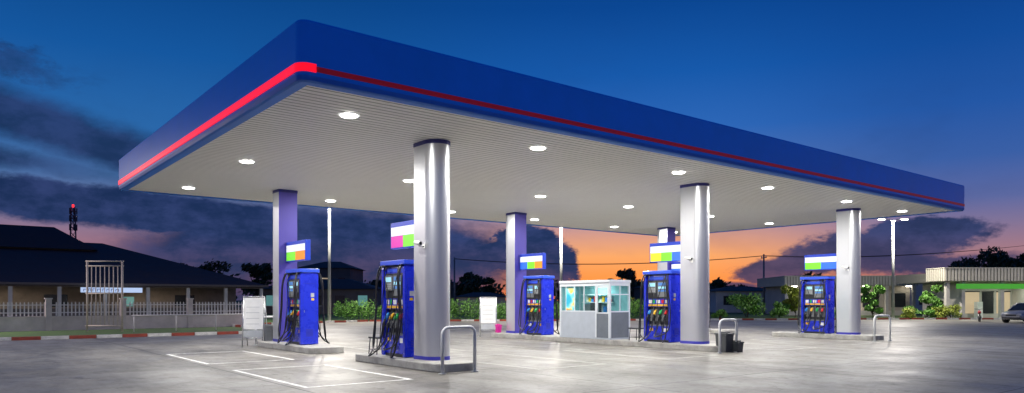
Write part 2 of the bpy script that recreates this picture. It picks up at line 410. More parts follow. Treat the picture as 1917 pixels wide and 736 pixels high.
def column(u,v,flip):
    b=MB(); pl=dpoly(0.66,0.84,flip,n=24); n=len(pl); z0,z1=0.2,5.52
    i=b.m(SILVER); j=b.m(PURP)
    b.v+=[(p[0],p[1],z0) for p in pl]+[(p[0],p[1],z1) for p in pl]
    for k in range(n):
        b.f.append([k,(k+1)%n,n+(k+1)%n,n+k]); 
        b.mi.append(j if k==0 else i); b.sm.append(k>1 and k<n-1)
    c=b.obj("column",can,loc=(u-cu,v-cvv,0))
    q=MB(); q.prism(dpoly(0.66,0.84,flip,n=24,ins=-0.006),0.2,0.29,BANDB); q.obj("base_band",c)
    q=MB(); q.prism(dpoly(0.66,0.84,flip,n=24,ins=-0.012),5.42,5.515,NAVY); q.obj("top_band",c)
CF=[9.5,19.84,30.3]; CB=[9.56,20.08,30.4]
for u in CF: column(u,15.0,False)
for u in CB: column(u,25.05,True)

# ---------------- islands ----------------
def island(u,v0,v1,label):
    w2=0.6; r=0.35; pts=[]
    for cx,cy,a0 in ((w2-r,(v1-v0)/2-r,0),(-w2+r,(v1-v0)/2-r,90),(-w2+r,-(v1-v0)/2+r,180),(w2-r,-(v1-v0)/2+r,270)):
        for k in range(9):
            a=math.radians(a0+90*k/8); pts.append((cx+r*math.cos(a),cy+r*math.sin(a)))
    b=MB(); b.prism(pts,0.0,0.2,CONC)
    o=b.obj("pump_island",loc=S(u,(v0+v1)/2,0),rot=ROT,bevel=0.025)
    tag(o,label,"kerbed island","pump islands of the forecourt")
island(9.38,13.7,18.1,"short concrete pump island with rounded corners")
island(9.38,20.8,25.8,"short concrete pump island with rounded corners")
island(19.76,13.7,25.8,"long concrete pump island carrying two pumps and a booth")
island(30.2,13.7,18.4,"short concrete pump island with rounded corners")
island(30.2,20.8,25.8,"short concrete pump island with rounded corners")

# ---------------- pumps ----------------
def make_pump():
    R=root("fuel_pump",S(9.4,16.35,0.2),ROT,"tall blue fuel dispenser with black hoses and coloured nozzles","fuel pump","fuel dispensers on the islands")
    b=MB(); b.box(-0.24,0.24,-0.5,0.5,0.0,0.08,DARK); b.box(-0.22,0.22,-0.5,0.5,0.08,0.55,PBLUE)
    for s in (-1,1):
        x0,x1=sorted((s*0.22,s*0.224))
        b.box(x0,x1,-0.40,-0.22,0.36,0.48,WHITE); b.box(x0,x1,0.25,0.42,0.38,0.48,NY)
        b.box(x0,x1,-0.46,0.46,0.535,0.541,DARK)
        for k in range(5): b.box(x0,x1,-0.15,0.15,0.16+k*0.035,0.175+k*0.035,DARK)
    b.obj("cabinet",R,bevel=0.006)
    for s in (-1,1):
        b=MB(); pts=[]
        for cx,cy,a0 in ((0.22,2.26,0),(-0.22,2.26,90)):
            for k in range(7):
                a=math.radians(a0+90*k/6); pts.append((cx+0.08*math.cos(a),cy+0.08*math.sin(a)))
        pts+=[(-0.30,0.02),(0.30,0.02)]
        M=Matrix(((1,0,0,0),(0,0,1,0),(0,1,0,0),(0,0,0,1)))
        b.prism(pts,s*0.5 if s>0 else -0.6,0.6 if s>0 else -0.5,PBLUE,M=M)
        yy=s*0.6; y0,y1=sorted((yy,yy+s*0.004))
        for (xa,xb,za,zb) in ((-0.22,0.22,1.995,2.0),(-0.22,0.22,0.2,0.205),(-0.22,-0.215,0.205,1.995),(0.215,0.22,0.205,1.995)): b.box(xa,xb,y0,y1,za,zb,NAVY)
        for k in range(6): b.box(-0.12,0.12,y0,y1,0.28+k*0.04,0.295+k*0.04,NAVY)
        b.box(0.16,0.19,y0,y1,1.05,1.12,STEEL); b.box(-0.16,-0.04,y0,y1,1.55,1.68,LGREY); b.box(-0.16,-0.06,y0,y1,1.44,1.51,NY)
        b.obj("side_panel",R,bevel=0.012)
    b=MB(); b.box(-0.24,0.24,-0.5,0.5,1.22,2.30,PBLUE); b.obj("head",R,bevel=0.01)
    b=MB(); b.box(-0.33,0.33,-0.64,0.64,2.345,2.47,PBLUE2); b.box(-0.25,0.25,-0.56,0.56,2.30,2.345,DARK); b.obj("top_cap",R,bevel=0.02)
    b=MB(); b.box(-0.13,0.13,-0.5,0.5,0.55,1.22,DARK); b.box(-0.2,0.2,-0.5,0.5,0.55,0.6,GREY)
    for s in (-1,1):
        x0,x1=sorted((s*0.13,s*0.2))
        for y in (-0.25,0.0,0.25): b.box(x0,x1,y-0.01,y+0.01,0.6,1.2,GREY)
    b.obj("nozzle_bay",R)
    cols=[NR,NG,NY,NB]
    for s in (-1,1):
        d=MB(); x0,x1=sorted((s*0.24,s*0.262))
        d.box(x0,x1,-0.46,0.46,1.50,2.14,DARK)
        xa,xb=sorted((s*0.262,s*0.30)); d.box(xa,xb,-0.42,-0.02,1.56,2.08,GREY); d.box(xa,xb,0.06,0.40,1.70,2.08,GREY)
        xa,xb=sorted((s*0.24,s*0.246)); 
        d.box(xa,xb,-0.44,0.44,1.24,1.31,NY); d.box(xa,xb,-0.42,-0.30,1.34,1.46,WHITE); d.box(xa,xb,-0.26,-0.14,1.34,1.46,NR); d.box(xa,xb,-0.08,0.08,1.34,1.46,WHITE); d.box(xa,xb,0.14,0.24,1.34,1.46,NG); d.box(xa,xb,0.28,0.42,1.34,1.46,WHITE)
        d.box(xa,xb,-0.40,0.40,2.17,2.26,PBLUE2); d.box(xa,xb,-0.2,0.2,2.275,2.285,WHITE)
        dp=d.obj("display_panel",R,bevel=0.004)
        x0,x1=sorted((s*0.30,s*0.305))
        for (ya,yb,za,zb,mt) in ((-0.39,-0.05,1.95,2.05,SCREEN2),(-0.39,-0.05,1.84,1.92,SCREEN),(0.09,0.37,1.92,2.04,SCREEN),(-0.39,-0.05,1.74,1.81,SCREEN2)):
            q=MB(); q.box(x0,x1,ya,yb,za,zb,mt); q.obj("screen",dp)
        q=MB(); x0,x1=sorted((s*0.30,s*0.308))
        for k in range(4):
            for j in range(3): q.box(x0,x1,0.10+k*0.065,0.145+k*0.065,1.74+j*0.05,1.775+j*0.05,LGREY)
        q.obj("keypad",dp)
        for i,y in enumerate((-0.37,-0.125,0.125,0.37)):
            q=MB(); mt=cols[i if s<0 else 3-i]
            q.box(*sorted((s*0.13,s*0.18)),y-0.06,y+0.06,0.72,1.14,GREY)
            q.tube([(s*0.19,y,1.10),(s*0.25,y,1.06),(s*0.32,y,0.95)],[0.03,0.05,0.042],mt,8)
            q.tube([(s*0.32,y,0.95),(s*0.38,y,0.84),(s*0.39,y,0.74)],[0.034,0.03,0.028],DARK,8)
            q.tube([(s*0.15,y,1.13),(s*0.20,y,1.07)],0.016,STEEL,8)
            q.tube([(s*0.25,y,1.0),(s*0.215,y,0.9),(s*0.24,y,0.8),(s*0.37,y,0.78)],0.01,DARK,6)
            q.obj("nozzle",R)
            h=MB(); side=-1 if i<2 else 1
            low=[0.03,0.20,0.13,0.02][i]; yo=side*(0.62+0.07*(i%2)); j=random.uniform(-0.08,0.08)
            h.tube([(s*0.27,side*(0.36+0.10*(i%2)),2.32),(s*0.38,side*(0.44+0.1*(i%2)),2.30),(s*0.46,yo*0.85,1.9),(s*0.47,yo*0.95+j,1.1),(s*0.56,yo*0.9+j,low+0.22),(s*(0.64+0.04*i),y*1.35+j,low),(s*0.56,y+j*0.5,low+0.16),(s*0.43,y,0.5),(s*0.39,y,0.74)],0.021,RUBBER,7,smooth_path=6)
            # return loop of the vapour line beside the main hose
            h.tube([(s*0.30,side*(0.30+0.08*(i%2)),2.31),(s*0.36,side*0.34,2.1),(s*0.35,y*1.1+0.03,1.6),(s*0.40,y+0.05,1.1),(s*0.47,y+0.06+j,0.55),(s*0.44,y+0.03,0.45),(s*0.395,y+0.01,0.72)],0.012,RUBBER,6,smooth_path=5)
            h.obj("hose",R)
    return R
pump=make_pump()
PU=[9.4,19.72,30.12]
for i,u in enumerate(PU):
    if i: dup(pump,loc=S(u,16.35,0.2),rot=ROT)
    dup(pump,loc=S(u,22.98,0.2),rot=ROT+math.pi)

# ---------------- flag signs ----------------
def sign(u,v,direction,row,label,Ln=1.4):
    R=root("fuel_grade_sign",S(u,v,2.98),ROT+(0 if direction>0 else math.pi),label,"sign","hanging grade signs beside the columns")
    b=MB(); b.box(-0.09,0.09,0.04,Ln,0.0,0.68,SHD); b.obj("housing",R,bevel=0.012)
    b=MB()
    for z in (0.15,0.5): b.tube([(0,-0.02,z),(0,0.06,z)],0.03,STEEL,8)
    b.obj("bracket",R)
    for s in (-1,1):
        x0,x1=sorted((s*0.09,s*0.096))
        q=MB(); q.box(x0,x1,0.08,Ln-0.04,0.33,0.56,SW)
        n=len(row); wd=(Ln-0.12)/n
        for i,mt in enumerate(row):
            k=(n-1-i) if direction>0 else i
            ya=0.08+k*wd; q.box(x0,x1,ya,ya+wd-0.004,0.03,0.325,mt)
        q.obj("colour_panel",R)
sign(CF[0]-0.15,15.42,1,[SM,SG],"hanging sign with white, magenta and green panels",1.34)
sign(CF[1],15.42,1,[SY,SG,SB],"hanging sign with white, yellow, green and blue panels",1.55)
sign(CF[2],15.42,1,[SG,SB],"hanging sign with white, green and blue panels",1.6)
sign(CB[0],24.63,-1,[SG,SO],"hanging sign with white, orange and green panels",1.75)
sign(CB[1],24.63,-1,[SB,SG,SO],"hanging sign with white, orange, green and blue panels",1.6)
sign(CB[2],24.63,-1,[SB,SG],"hanging sign with white, green and blue panels",1.5)

# ---------------- hoops ----------------
def hoop(u,v,dr=0):
    b=MB(); r=0.16; hw=0.44; H=1.03; pts=[(-hw,0,0.0),(-hw,0,H-r)]
    for k in range(1,7): a=math.pi-math.pi/2*k/6; pts.append((-hw+r+r*math.cos(a),0,H-r+r*math.sin(a)))
    for k in range(0,7): a=math.pi/2-math.pi/2*k/6; pts.append((hw-r+r*math.cos(a),0,H-r+r*math.sin(a)))
    pts.append((hw,0,0))
    b.tube(pts,0.04,WHITEG,12); b.cyl(-hw,0,0.0,0.02,0.09,STEEL,16); b.cyl(hw,0,0.0,0.02,0.09,STEEL,16)
    o=b.obj("hoop_barrier",loc=S(u,v,0.004),rot=ROT+dr); tag(o,"light grey tubular steel hoop guarding the island end","barrier","hoop barriers at island ends")
hoop(9.2,13.5); hoop(19.3,13.4); hoop(29.5,13.3,-0.25); hoop(9.45,26.3); hoop(19.6,26.4)

def cctv(u,v,z):
    R=root("security_camera",S(u,v,z),ROT,"small white camera on a bracket fixed to the column","camera","security cameras on the columns")
    b=MB(); b.tube([(0,0,0),(-0.12,0,0.0),(-0.16,0,0.05)],0.016,WHITE,8); b.box(-0.0,0.012,-0.05,0.05,-0.06,0.06,WHITE); b.obj("bracket",R)
    b=MB(); b.tube([(-0.16,0.14,0.1),(-0.16,-0.12,0.06)],[0.045,0.05],WHITE,14); b.tube([(-0.16,-0.12,0.06),(-0.16,-0.13,0.058)],0.038,DARK,14); b.obj("housing",R)
for u in CF: cctv(u-0.34,14.95,2.95)

# ---------------- booth ----------------
def glassm(name,tint=(0.80,0.97,0.97)):
    m=bpy.data.materials.new(name); m.use_nodes=True; t=m.node_tree; t.nodes.remove(t.nodes["Principled BSDF"])
    a=t.nodes.new("ShaderNodeBsdfTransparent"); a.inputs[0].default_value=(*tint,1)
    b=t.nodes.new("ShaderNodeBsdfGlossy"); b.inputs["Roughness"].default_value=0.03
    f=t.nodes.new("ShaderNodeFresnel"); f.inputs[0].default_value=1.3
    x=t.nodes.new("ShaderNodeMixShader"); t.links.new(f.outputs[0],x.inputs[0]); t.links.new(a.outputs[0],x.inputs[1]); t.links.new(b.outputs[0],x.inputs[2])
    t.links.new(x.outputs[0],t.nodes["Material Output"].inputs[0]); return m
GLASS=glassm("window_glass")
bu0,bu1,bv0,bv1=19.16,20.25,18.35,21.05
BR=root("attendant_booth",S((bu0+bu1)/2,(bv0+bv1)/2,0.2),ROT,"pale grey framed glass attendant booth on the long pump island","booth")
W,D=(bu1-bu0)/2,(bv1-bv0)/2
TEAL=mat("booth_inner_light_tint",(0.30,0.56,0.58),0.5,var=0.2,scale=3)  # teal of the interior light tinted into the wall colour
b=MB()
b.box(-W,W,-D,D,0.0,0.06,BOOTHW)
b.box(-W,-W+0.04,-D+0.72,D,0.06,1.0,BOOTHW); b.box(W-0.04,W,-D,D,0.06,2.1,TEAL); b.box(-W+0.04,W-0.04,D-0.04,D,0.06,2.1,TEAL)
b.box(-W+0.04,W-0.04,-D,-D+0.04,0.06,1.0,BOOTHG)
b.obj("wall",BR)
b=MB(); t=0.035
for (x,y) in ((-W,-D),(W-2*t,-D),(-W,D-2*t),(W-2*t,D-2*t),(-W,-D+0.68)): b.box(x-0.003,x+2*t+0.003,y-0.003,y+2*t,0.06,2.1,FRAMEG)
for y in (-0.02,0.50,0.98): b.box(-W-0.002,-W+0.03,y,y+0.04,1.05,1.98,FRAMEG)
b.box(-W-0.004,-W+0.05,-D+0.07,D-0.07,1.98,2.1,FRAMEG); b.box(-W-0.004,-W+0.05,-D+0.75,D-0.07,1.0,1.05,FRAMEG)
b.box(-W+0.07,W-0.07,-D-0.004,-D+0.05,1.98,2.1,FRAMEG); b.box(-W+0.07,W-0.07,-D-0.004,-D+0.05,1.0,1.05,FRAMEG)
b.box(-0.02,0.02,-D-0.002,-D+0.03,1.05,1.98,FRAMEG)
b.box(-W+0.07,W-0.07,-D-0.001,-D+0.03,1.64,1.68,FRAMEG)
b.obj("window_frame",BR)
b=MB(); b.add([(-W+0.012,-D+0.74,1.05),(-W+0.012,D-0.06,1.05),(-W+0.012,D-0.06,1.98),(-W+0.012,-D+0.74,1.98)],[(0,1,2,3)],GLASS); b.obj("window",BR)
b=MB(); b.add([(-W+0.06,-D+0.012,1.05),(W-0.06,-D+0.012,1.05),(W-0.06,-D+0.012,1.98),(-W+0.06,-D+0.012,1.98)],[(0,1,2,3)],GLASS); b.obj("window",BR)
b=MB(); b.box(-W-0.006,-W+0.03,-D+0.072,-D+0.67,0.06,0.95,BOOTHG)
for (a,c,e,f_) in ((-D+0.072,-D+0.12,0.95,1.97),(-D+0.615,-D+0.67,0.95,1.97),(-D+0.12,-D+0.615,1.9,1.97),(-D+0.12,-D+0.615,0.95,1.0)): b.box(-W-0.006,-W+0.03,a,c,e,f_,FRAMEG)
dr=b.obj("door",BR); b=MB(); b.add([(-W+0.012,-D+0.12,1.0),(-W+0.012,-D+0.615,1.0),(-W+0.012,-D+0.615,1.9),(-W+0.012,-D+0.12,1.9)],[(0,1,2,3)],GLASS); b.obj("door_glass",dr)
b=MB(); b.tube([(-W-0.05,-D+0.6,0.95),(-W-0.05,-D+0.6,1.2)],0.012,STEEL,8); b.obj("handle",dr)
b=MB(); b.box(-W-0.03,W+0.03,-D-0.03,D+0.03,2.1,2.2,FRAMEG); b.obj("roof",BR,bevel=0.01)
PM=bpy.data.materials.new("poster_print"); PM.use_nodes=True; t_=PM.node_tree; p_=t_.nodes["Principled BSDF"]
c_=t_.nodes.new("ShaderNodeTexCoord"); n_=t_.nodes.new("ShaderNodeTexNoise"); n_.inputs["Scale"].default_value=2.4; n_.inputs["Detail"].default_value=1
t_.links.new(c_.outputs["Object"],n_.inputs[0]); r_=t_.nodes.new("ShaderNodeValToRGB"); t_.links.new(n_.outputs["Fac"],r_.inputs[0])
r_.color_ramp.elements.new(.45); r_.color_ramp.elements.new(.55)
for e_,(q_,k_) in zip(r_.color_ramp.elements,[(0.35,(0.02,0.4,0.6)),(0.5,(0.25,0.8,0.75)),(0.58,(0.95,0.6,0.1)),(0.68,(0.9,0.2,0.02))]): e_.position=q_; e_.color=(*k_,1)
t_.links.new(r_.outputs[0],p_.inputs["Base Color"]); t_.links.new(r_.outputs[0],p_.inputs["Emission Color"]); p_.inputs["Emission Strength"].default_value=0.15
b=MB(); b.box(-W-0.004,-W+0.008,0.545,0.975,1.07,1.90,PM); b.obj("poster",BR,label="poster with orange burst on teal")
b=MB(); b.box(-0.2,0.45,-0.9,1.1,0.7,0.75,WHITE); b.box(-0.1,0.2,0.0,0.4,0.75,1.3,GREY); b.box(0.2,0.45,-0.6,0.9,1.35,1.38,WHITE); b.box(0.2,0.45,-0.6,0.9,1.65,1.68,WHITE); b.box(-0.3,-0.1,-0.5,-0.1,0.75,1.35,DARK)
for k in range(9): b.box(0.28,0.40,-0.55+k*0.15,-0.46+k*0.15,1.38,1.5+0.05*(k%3),[NR,NB,NY,WHITE,NG][k%5])
for k in range(7): b.box(0.28,0.40,-0.5+k*0.18,-0.40+k*0.18,1.0,1.15+0.05*(k%3),[DARK,NB,WHITE,NR,NG][k%5])
b.obj("counter",BR)
area("booth_light",S((bu0+bu1)/2,(bv0+bv1)/2,2.25),22,0.5,col=(0.78,1.0,0.98))

def board(u,v,rot,label):
    R=root("notice_board_stand",S(u,v,0.004),rot,label,"board stand","white board stands")
    M=Matrix.Rotation(math.radians(-7),4,'X')
    b=MB(); b.box(-0.33,0.33,-0.015,0.015,0.62,1.74,WHITE,M); b.box(-0.33,0.33,-0.012,0.012,0.34,0.58,LGREY,M)
    for z in (0.8,1.0,1.2,1.4): b.box(-0.26,0.20,-0.018,-0.0155,z,z+0.015,LGREY,M)
    b.obj("board",R)
    b=MB()
    for x in (-0.36,0.36): b.tube([M@Vector((x,0,0.0)),M@Vector((x,0,1.78))],0.02,STEEL,8); b.tube([(x,0.75,0.0),tuple(M@Vector((x,0,1.76)))],0.018,STEEL,8)
    b.tube([M@Vector((-0.36,0,1.78)),M@Vector((0.36,0,1.78))],0.02,STEEL,8); b.tube([M@Vector((-0.36,0,0.3)),M@Vector((0.36,0,0.3))],0.016,STEEL,8); b.tube([M@Vector((-0.36,0,0.6)),M@Vector((0.36,0,0.6))],0.014,STEEL,8)
    b.obj("frame",R)
board(8.62,25.5,math.radians(6),"white board on a leaning steel stand beside the island")
board(19.1,25.7,math.radians(4),"white board on a leaning steel stand at the island end")
def bin_(name,u,v,z,mt,w,h,label,cat):
    R=root(name,S(u,v,z),ROT,label,cat)
    b=MB(); 
    vs=[(-w*.42,-w*.42,0),(w*.42,-w*.42,0),(w*.42,w*.42,0),(-w*.42,w*.42,0),(-w*.5,-w*.5,h),(w*.5,-w*.5,h),(w*.5,w*.5,h),(-w*.5,w*.5,h)]
    b.add(vs,[(0,3,2,1),(4,5,6,7),(0,1,5,4),(1,2,6,5),(2,3,7,6),(3,0,4,7)],mt); b.obj("body",R,bevel=0.02)
    b=MB(); b.box(-w*.54,w*.54,-w*.54,w*.54,h,h+0.05,mt); b.box(-w*.3,w*.3,-w*.3,w*.3,h+0.05,h+0.09,mt); b.obj("lid",R,bevel=0.015)
DG=mat("bin_dark_grey",(0.05,0.055,0.06),0.5,var=0.1); PINK=mat("pink_plastic",(0.65,0.02,0.30),0.4)
bin_("waste_bin",19.5,13.68,0.004,DG,0.42,0.55,"dark grey plastic bin beside the hoop barrier","bin")
bin_("waste_bin",19.8,13.42,0.004,DG,0.3,0.28,"small dark grey plastic bin on the concrete","bin")
bin_("plastic_bucket",19.5,25.5,0.2,PINK,0.24,0.3,"bright pink plastic tub beside the column","bucket")
bin_("waste_bin",9.2,25.65,0.2,GREY,0.34,0.5,"grey plastic bin beside the column","bin")
def stool(u,v):
    b=MB(); b.box(-0.2,0.2,-0.25,0.25,0.42,0.46,DARK)
    for x in (-0.17,0.17):
        for y in (-0.2,0.2): b.tube([(x,y,0.42),(x*1.15,y*1.15,0)],0.014,DARK,6)
    b.tube([(-0.19,-0.22,0.12),(0.19,-0.22,0.12),(0.19,0.22,0.12),(-0.19,0.22,0.12),(-0.19,-0.22,0.12)],0.01,DARK,6)
    o=b.obj("stool",loc=S(u,v,0.2),rot=ROT); tag(o,"small black stool on the pump island","stool","black stools beside pumps")
stool(9.3,17.45); stool(19.6,17.4)

# ---------------- fence, gate, rails on grass ----------------
FW=mat("fence_wall_pale",(0.56,0.48,0.46),0.7,var=0.2,scale=1)
FP=mat("fence_white",(0.64,0.60,0.59),0.5,var=0.1)
GP=mat("gate_paint_cream",(0.50,0.42,0.36),0.5,var=0.15)
FR=root("picket_fence",S(0,46,0),ROT,"long white picket fence on a low pale wall","fence")
b=MB(); b.box(-35,15.3,-0.08,0.08,0,0.72,FW); b.box(-35,15.3,-0.12,0.12,0.72,0.78,FW); b.obj("low_wall",FR)
b=MB(); x=-35
while x<15.2:
    if abs((x+35)%3.6)>0.2: b.prism([(x-0.03,0.8),(x+0.03,0.8),(x+0.03,1.5),(x,1.56),(x-0.03,1.5)],-0.015,0.015,FP,M=Matrix(((1,0,0,0),(0,0,1,0),(0,1,0,0),(0,0,0,1))))
    x+=0.18
b.box(-35,15.3,0.016,0.05,0.95,1.0,FP); b.box(-35,15.3,0.016,0.05,1.36,1.41,FP); o=b.obj("pickets",FR); o["kind"]="stuff"
x=-35
pp=None
while x<15.4:
    if pp is None:
        b=MB(); b.box(-0.14,0.14,-0.14,0.14,0,1.7,FW); b.box(-0.18,0.18,-0.18,0.18,1.7,1.77,FW); pp=b.obj("post",FR,loc=(x,0,0))
    else: dup(pp,loc=(x,0,0))
    x+=3.6
GR=root("gate_frame",S(6.8,43.0,0),0,"tall cream tubular gate frame standing on the grass","gate")
b=MB(); 
for x in (-0.92,0.92): b.tube([(x,0,0),(x,0,3.7)],0.05,GP,10)
for z in (3.7,0.3,2.0,3.45): b.tube([(-1.0,0,z),(1.0,0,z)],0.035,GP,8)
b.obj("frame",GR)
b=MB()
for k in range(7): b.tube([(-0.92+1.84*(k+1)/8,0,0.3),(-0.92+1.84*(k+1)/8,0,3.45)],0.022,GP,6)
b.obj("bars",GR)
RR=root("pipe_rail",S(0,41.5,0),ROT,"low white pipe rail on the grass verge","railing")
b=MB(); b.tube([(7.8,0,0.85),(14.2,0,0.85)],0.035,FP,8); b.obj("rail",RR)
for k in range(4):
    b=MB(); b.tube([(7.9+k*2.05,0,0),(7.9+k*2.05,0,0.85)],0.028,FP,8); b.obj("post",RR)

# ---------------- street lamps ----------------
LL=emat("street_lamp_glow",(1,0.93,0.75),25)
def street(x,y,h,heads,lit_,pw=0,lc=(1,0.92,0.8)):
    R=root("street_lamp",(x,y,0),0,"tall slim pale street lamp on a plain pole","street lamp","street lamps around the forecourt")
    b=MB(); b.tube([(0,0,0),(0,0,h)],[0.13,0.08],POLE,12); b.box(-0.2,0.2,-0.2,0.2,0,0.12,CONC); b.obj("pole",R)
    for s in heads:
        b=MB(); b.tube([(0,0,h-0.15),(s*0.4,0,h+0.05),(s*0.75,0,h+0.1)],0.035,STEEL,8); b.box(min(s*0.7,s*1.3),max(s*0.7,s*1.3),-0.14,0.14,h+0.05,h+0.16,STEEL); a=b.obj("lamp_head",R)
        b=MB(); b.box(min(s*0.75,s*1.25),max(s*0.75,s*1.25),-0.11,0.11,h+0.01,h+0.048,LL if lit_ else WHITE); b.obj("lamp_glass",a)
    if pw: area("street_light",(x,y-0.4,h-0.05),pw,0.5,col=lc)
street(-13.45,53,9.5,[-1,1],True,2800); street(3.72,54.5,7.6,[1],True,1800); street(33.0,62.3,8.6,[-1,1],True,2300)  # poles behind the canopy: unseen lit heads added to brighten the hedges
street(-33,33,8.5,[1],True,3600,(1,0.88,0.85))  # unseen lamp added left of the view to light the fence
street(50,54,8.8,[-1,1],True,1700)

# ---------------- foliage ----------------
def foliage(b,blobs,n,size,mt):
    for (cx,cy,cz,rx,ry,rz) in blobs:
        for i in range(n):
            d=Vector((random.gauss(0,1),random.gauss(0,1),random.gauss(0,1))).normalized()*(random.random()**0.35)*random.uniform(0.8,1.12)
            p=Vector((cx+d.x*rx,cy+d.y*ry,cz+d.z*rz))
            if p.z<0.03: p.z=0.05+random.random()*0.1
            a=Vector((random.gauss(0,1),random.gauss(0,1),random.gauss(0,1))).normalized(); c=a.orthogonal().normalized(); e=a.cross(c)
            s=size*random.uniform(0.6,1.3)
            b.add([p-c*s,p+e*s*0.45,p+c*s,p-e*s*0.45],[(0,1,2,3)],mt)
def hedge(x0,x1,y,h,d,label,mt,nm="hedge"):
    b=MB(); bl=[]; x=x0
    while x<x1:
        r=random.uniform(0.45,0.7); bl.append((x,y+random.uniform(-0.2,0.2)*d,h*0.5,r,d*0.5,h*0.5*random.uniform(0.85,1.1))); x+=0.6
    foliage(b,bl,380,0.085,mt)
    bb=b.obj(nm,recalc=False); tag(bb,label,"hedge"); return bb
def shrub(x,y,w,h,mt,label,n=10,ls=0.09):
    R=root("shrub",(x,y,0),random.random()*3,label,"shrub","garden shrubs along the verge")
    b=MB(); bl=[]
    for i in range(n):
        a=random.random()*6.28; r=random.random()**0.6*w*0.36
        bl.append((r*math.cos(a),r*math.sin(a),random.uniform(0.25,0.8)*h,w*0.22,w*0.22,h*0.22))
    foliage(b,bl,170,ls,mt); b.obj("leaves",R,recalc=False)
    b=MB()
    for i in range(4):
        a=random.random()*6.28; b.tube([(0.05*math.cos(a),0.05*math.sin(a),0),(w*0.12*math.cos(a),w*0.12*math.sin(a),h*0.4),(w*0.25*math.cos(a),w*0.25*math.sin(a),h*0.75)],[0.04,0.025,0.01],BARK,6)
    b.obj("stem",R)
def tree(x,y,h,w,mt,label,n=14,ls=0.2,per=160,tf=0.35,grp="trees around the site"):
    R=root("tree",(x,y,0),0,label,"tree",grp)
    b=MB(); b.tube([(0,0,0),(0.05*h*random.uniform(-1,1)*.4,0,h*tf),(0,0,h*0.75)],[0.035*h,0.022*h,0.008*h],BARK,8,smooth_path=3)
    bl=[]
    for i in range(n):
        a=random.random()*6.28; r=random.random()**0.6*w*0.36; z=random.uniform(tf+0.1,0.88)*h
        rr_=w*random.uniform(0.12,0.22)
        bl.append((r*math.cos(a),r*math.sin(a),z,rr_,rr_,rr_*0.8))
        b.tube([(0,0,h*tf*random.uniform(0.8,1.3)),(r*math.cos(a)*.5,r*math.sin(a)*.5,(z+h*tf)/2+0.02*h),(r*math.cos(a),r*math.sin(a),z)],[0.012*h,0.008*h,0.003*h],BARK,5)
    b.obj("trunk",R)
    b=MB(); foliage(b,bl,per,ls,mt); b.obj("crown",R,recalc=False)
hedge(-13.4,-10.7,55.9,1.75,1.6,"clipped green hedge behind the kerb",LEAF)
hedge(-10.2,-7.6,56.9,1.4,1.4,"low green hedge behind the kerb",LEAF)
hedge(-5.3,-2.2,57,1.8,1.6,"dense green hedge behind the kerb",LEAF)
hedge(-1.2,6.5,58.5,1.5,1.5,"green hedge behind the booth",LEAF)
hedge(9.4,13.4,59.8,1.9,1.5,"green hedge beyond the pumps",LEAF)
shrub(22.2,68,4.0,2.6,LEAF,"round green bush in front of the low building",12,0.14)
shrub(25.3,68,2.0,1.5,LEAF,"small green bush in front of the low building",8,0.12)
tree(26.8,68,3.2,2.6,LEAFY,"small yellow-green tree by the low building",12,0.15,200,0.15)
tree(31.8,63.5,3.3,2.2,LEAF,"small green tree beside the low building",12,0.14,220,0.12)
shrub(29.0,66,2.2,1.3,LEAF,"low green bush on the verge",8,0.1)
for i,(x,y,w_,h_,m_) in enumerate([(34.9,63.2,1.6,1.0,LEAFY),(36.3,63.0,1.3,0.8,LEAF),(37.6,63.0,1.8,1.1,LEAFY),(35.6,64.2,1.8,1.2,LEAF),(38.6,63.2,1.9,1.4,LEAFY),(15.5,62.5,1.6,1.0,LEAF),(18.2,63,1.5,0.9,LEAF)]):
    shrub(x,y,w_,h_,m_,"lit yellow-green shrub in the verge" if m_ is LEAFY else "small dark green shrub in the verge",8,0.08)
tree(37.9,64.5,3.3,2.4,LEAF,"bushy green tree beside the shop",12,0.14,220,0.12)
for (px,d,top,w_) in [(480,110,486,5.5),(395,125,480,8),(340,125,484,5),(880,120,508,4.5),(905,125,518,6),(872,118,522,5),(1178,125,502,5.5),(1160,122,520,5),(1500,130,512,8),(1850,105,460,10),(1885,108,464,9),(1822,110,478,7),(1920,110,468,9),(700,130,525,8),(1370,140,528,7),(1330,140,524,6)]:
    x=(px-958)/1347*d; h=1.65+(562-top)/1347*d
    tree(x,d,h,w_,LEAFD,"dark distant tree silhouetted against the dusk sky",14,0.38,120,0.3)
b=MB()
for i in range(380):
    x=random.uniform(-230,260); y=random.uniform(190,240); r=random.uniform(2,5)
    foliage(b,[(x,y,random.uniform(1,5.2),r,r,r*0.8)],20,1.0,LEAFD)
o=b.obj("far_wood",recalc=False); tag(o,"dark far-off belt of trees on the skyline","woodland"); o["kind"]="stuff"

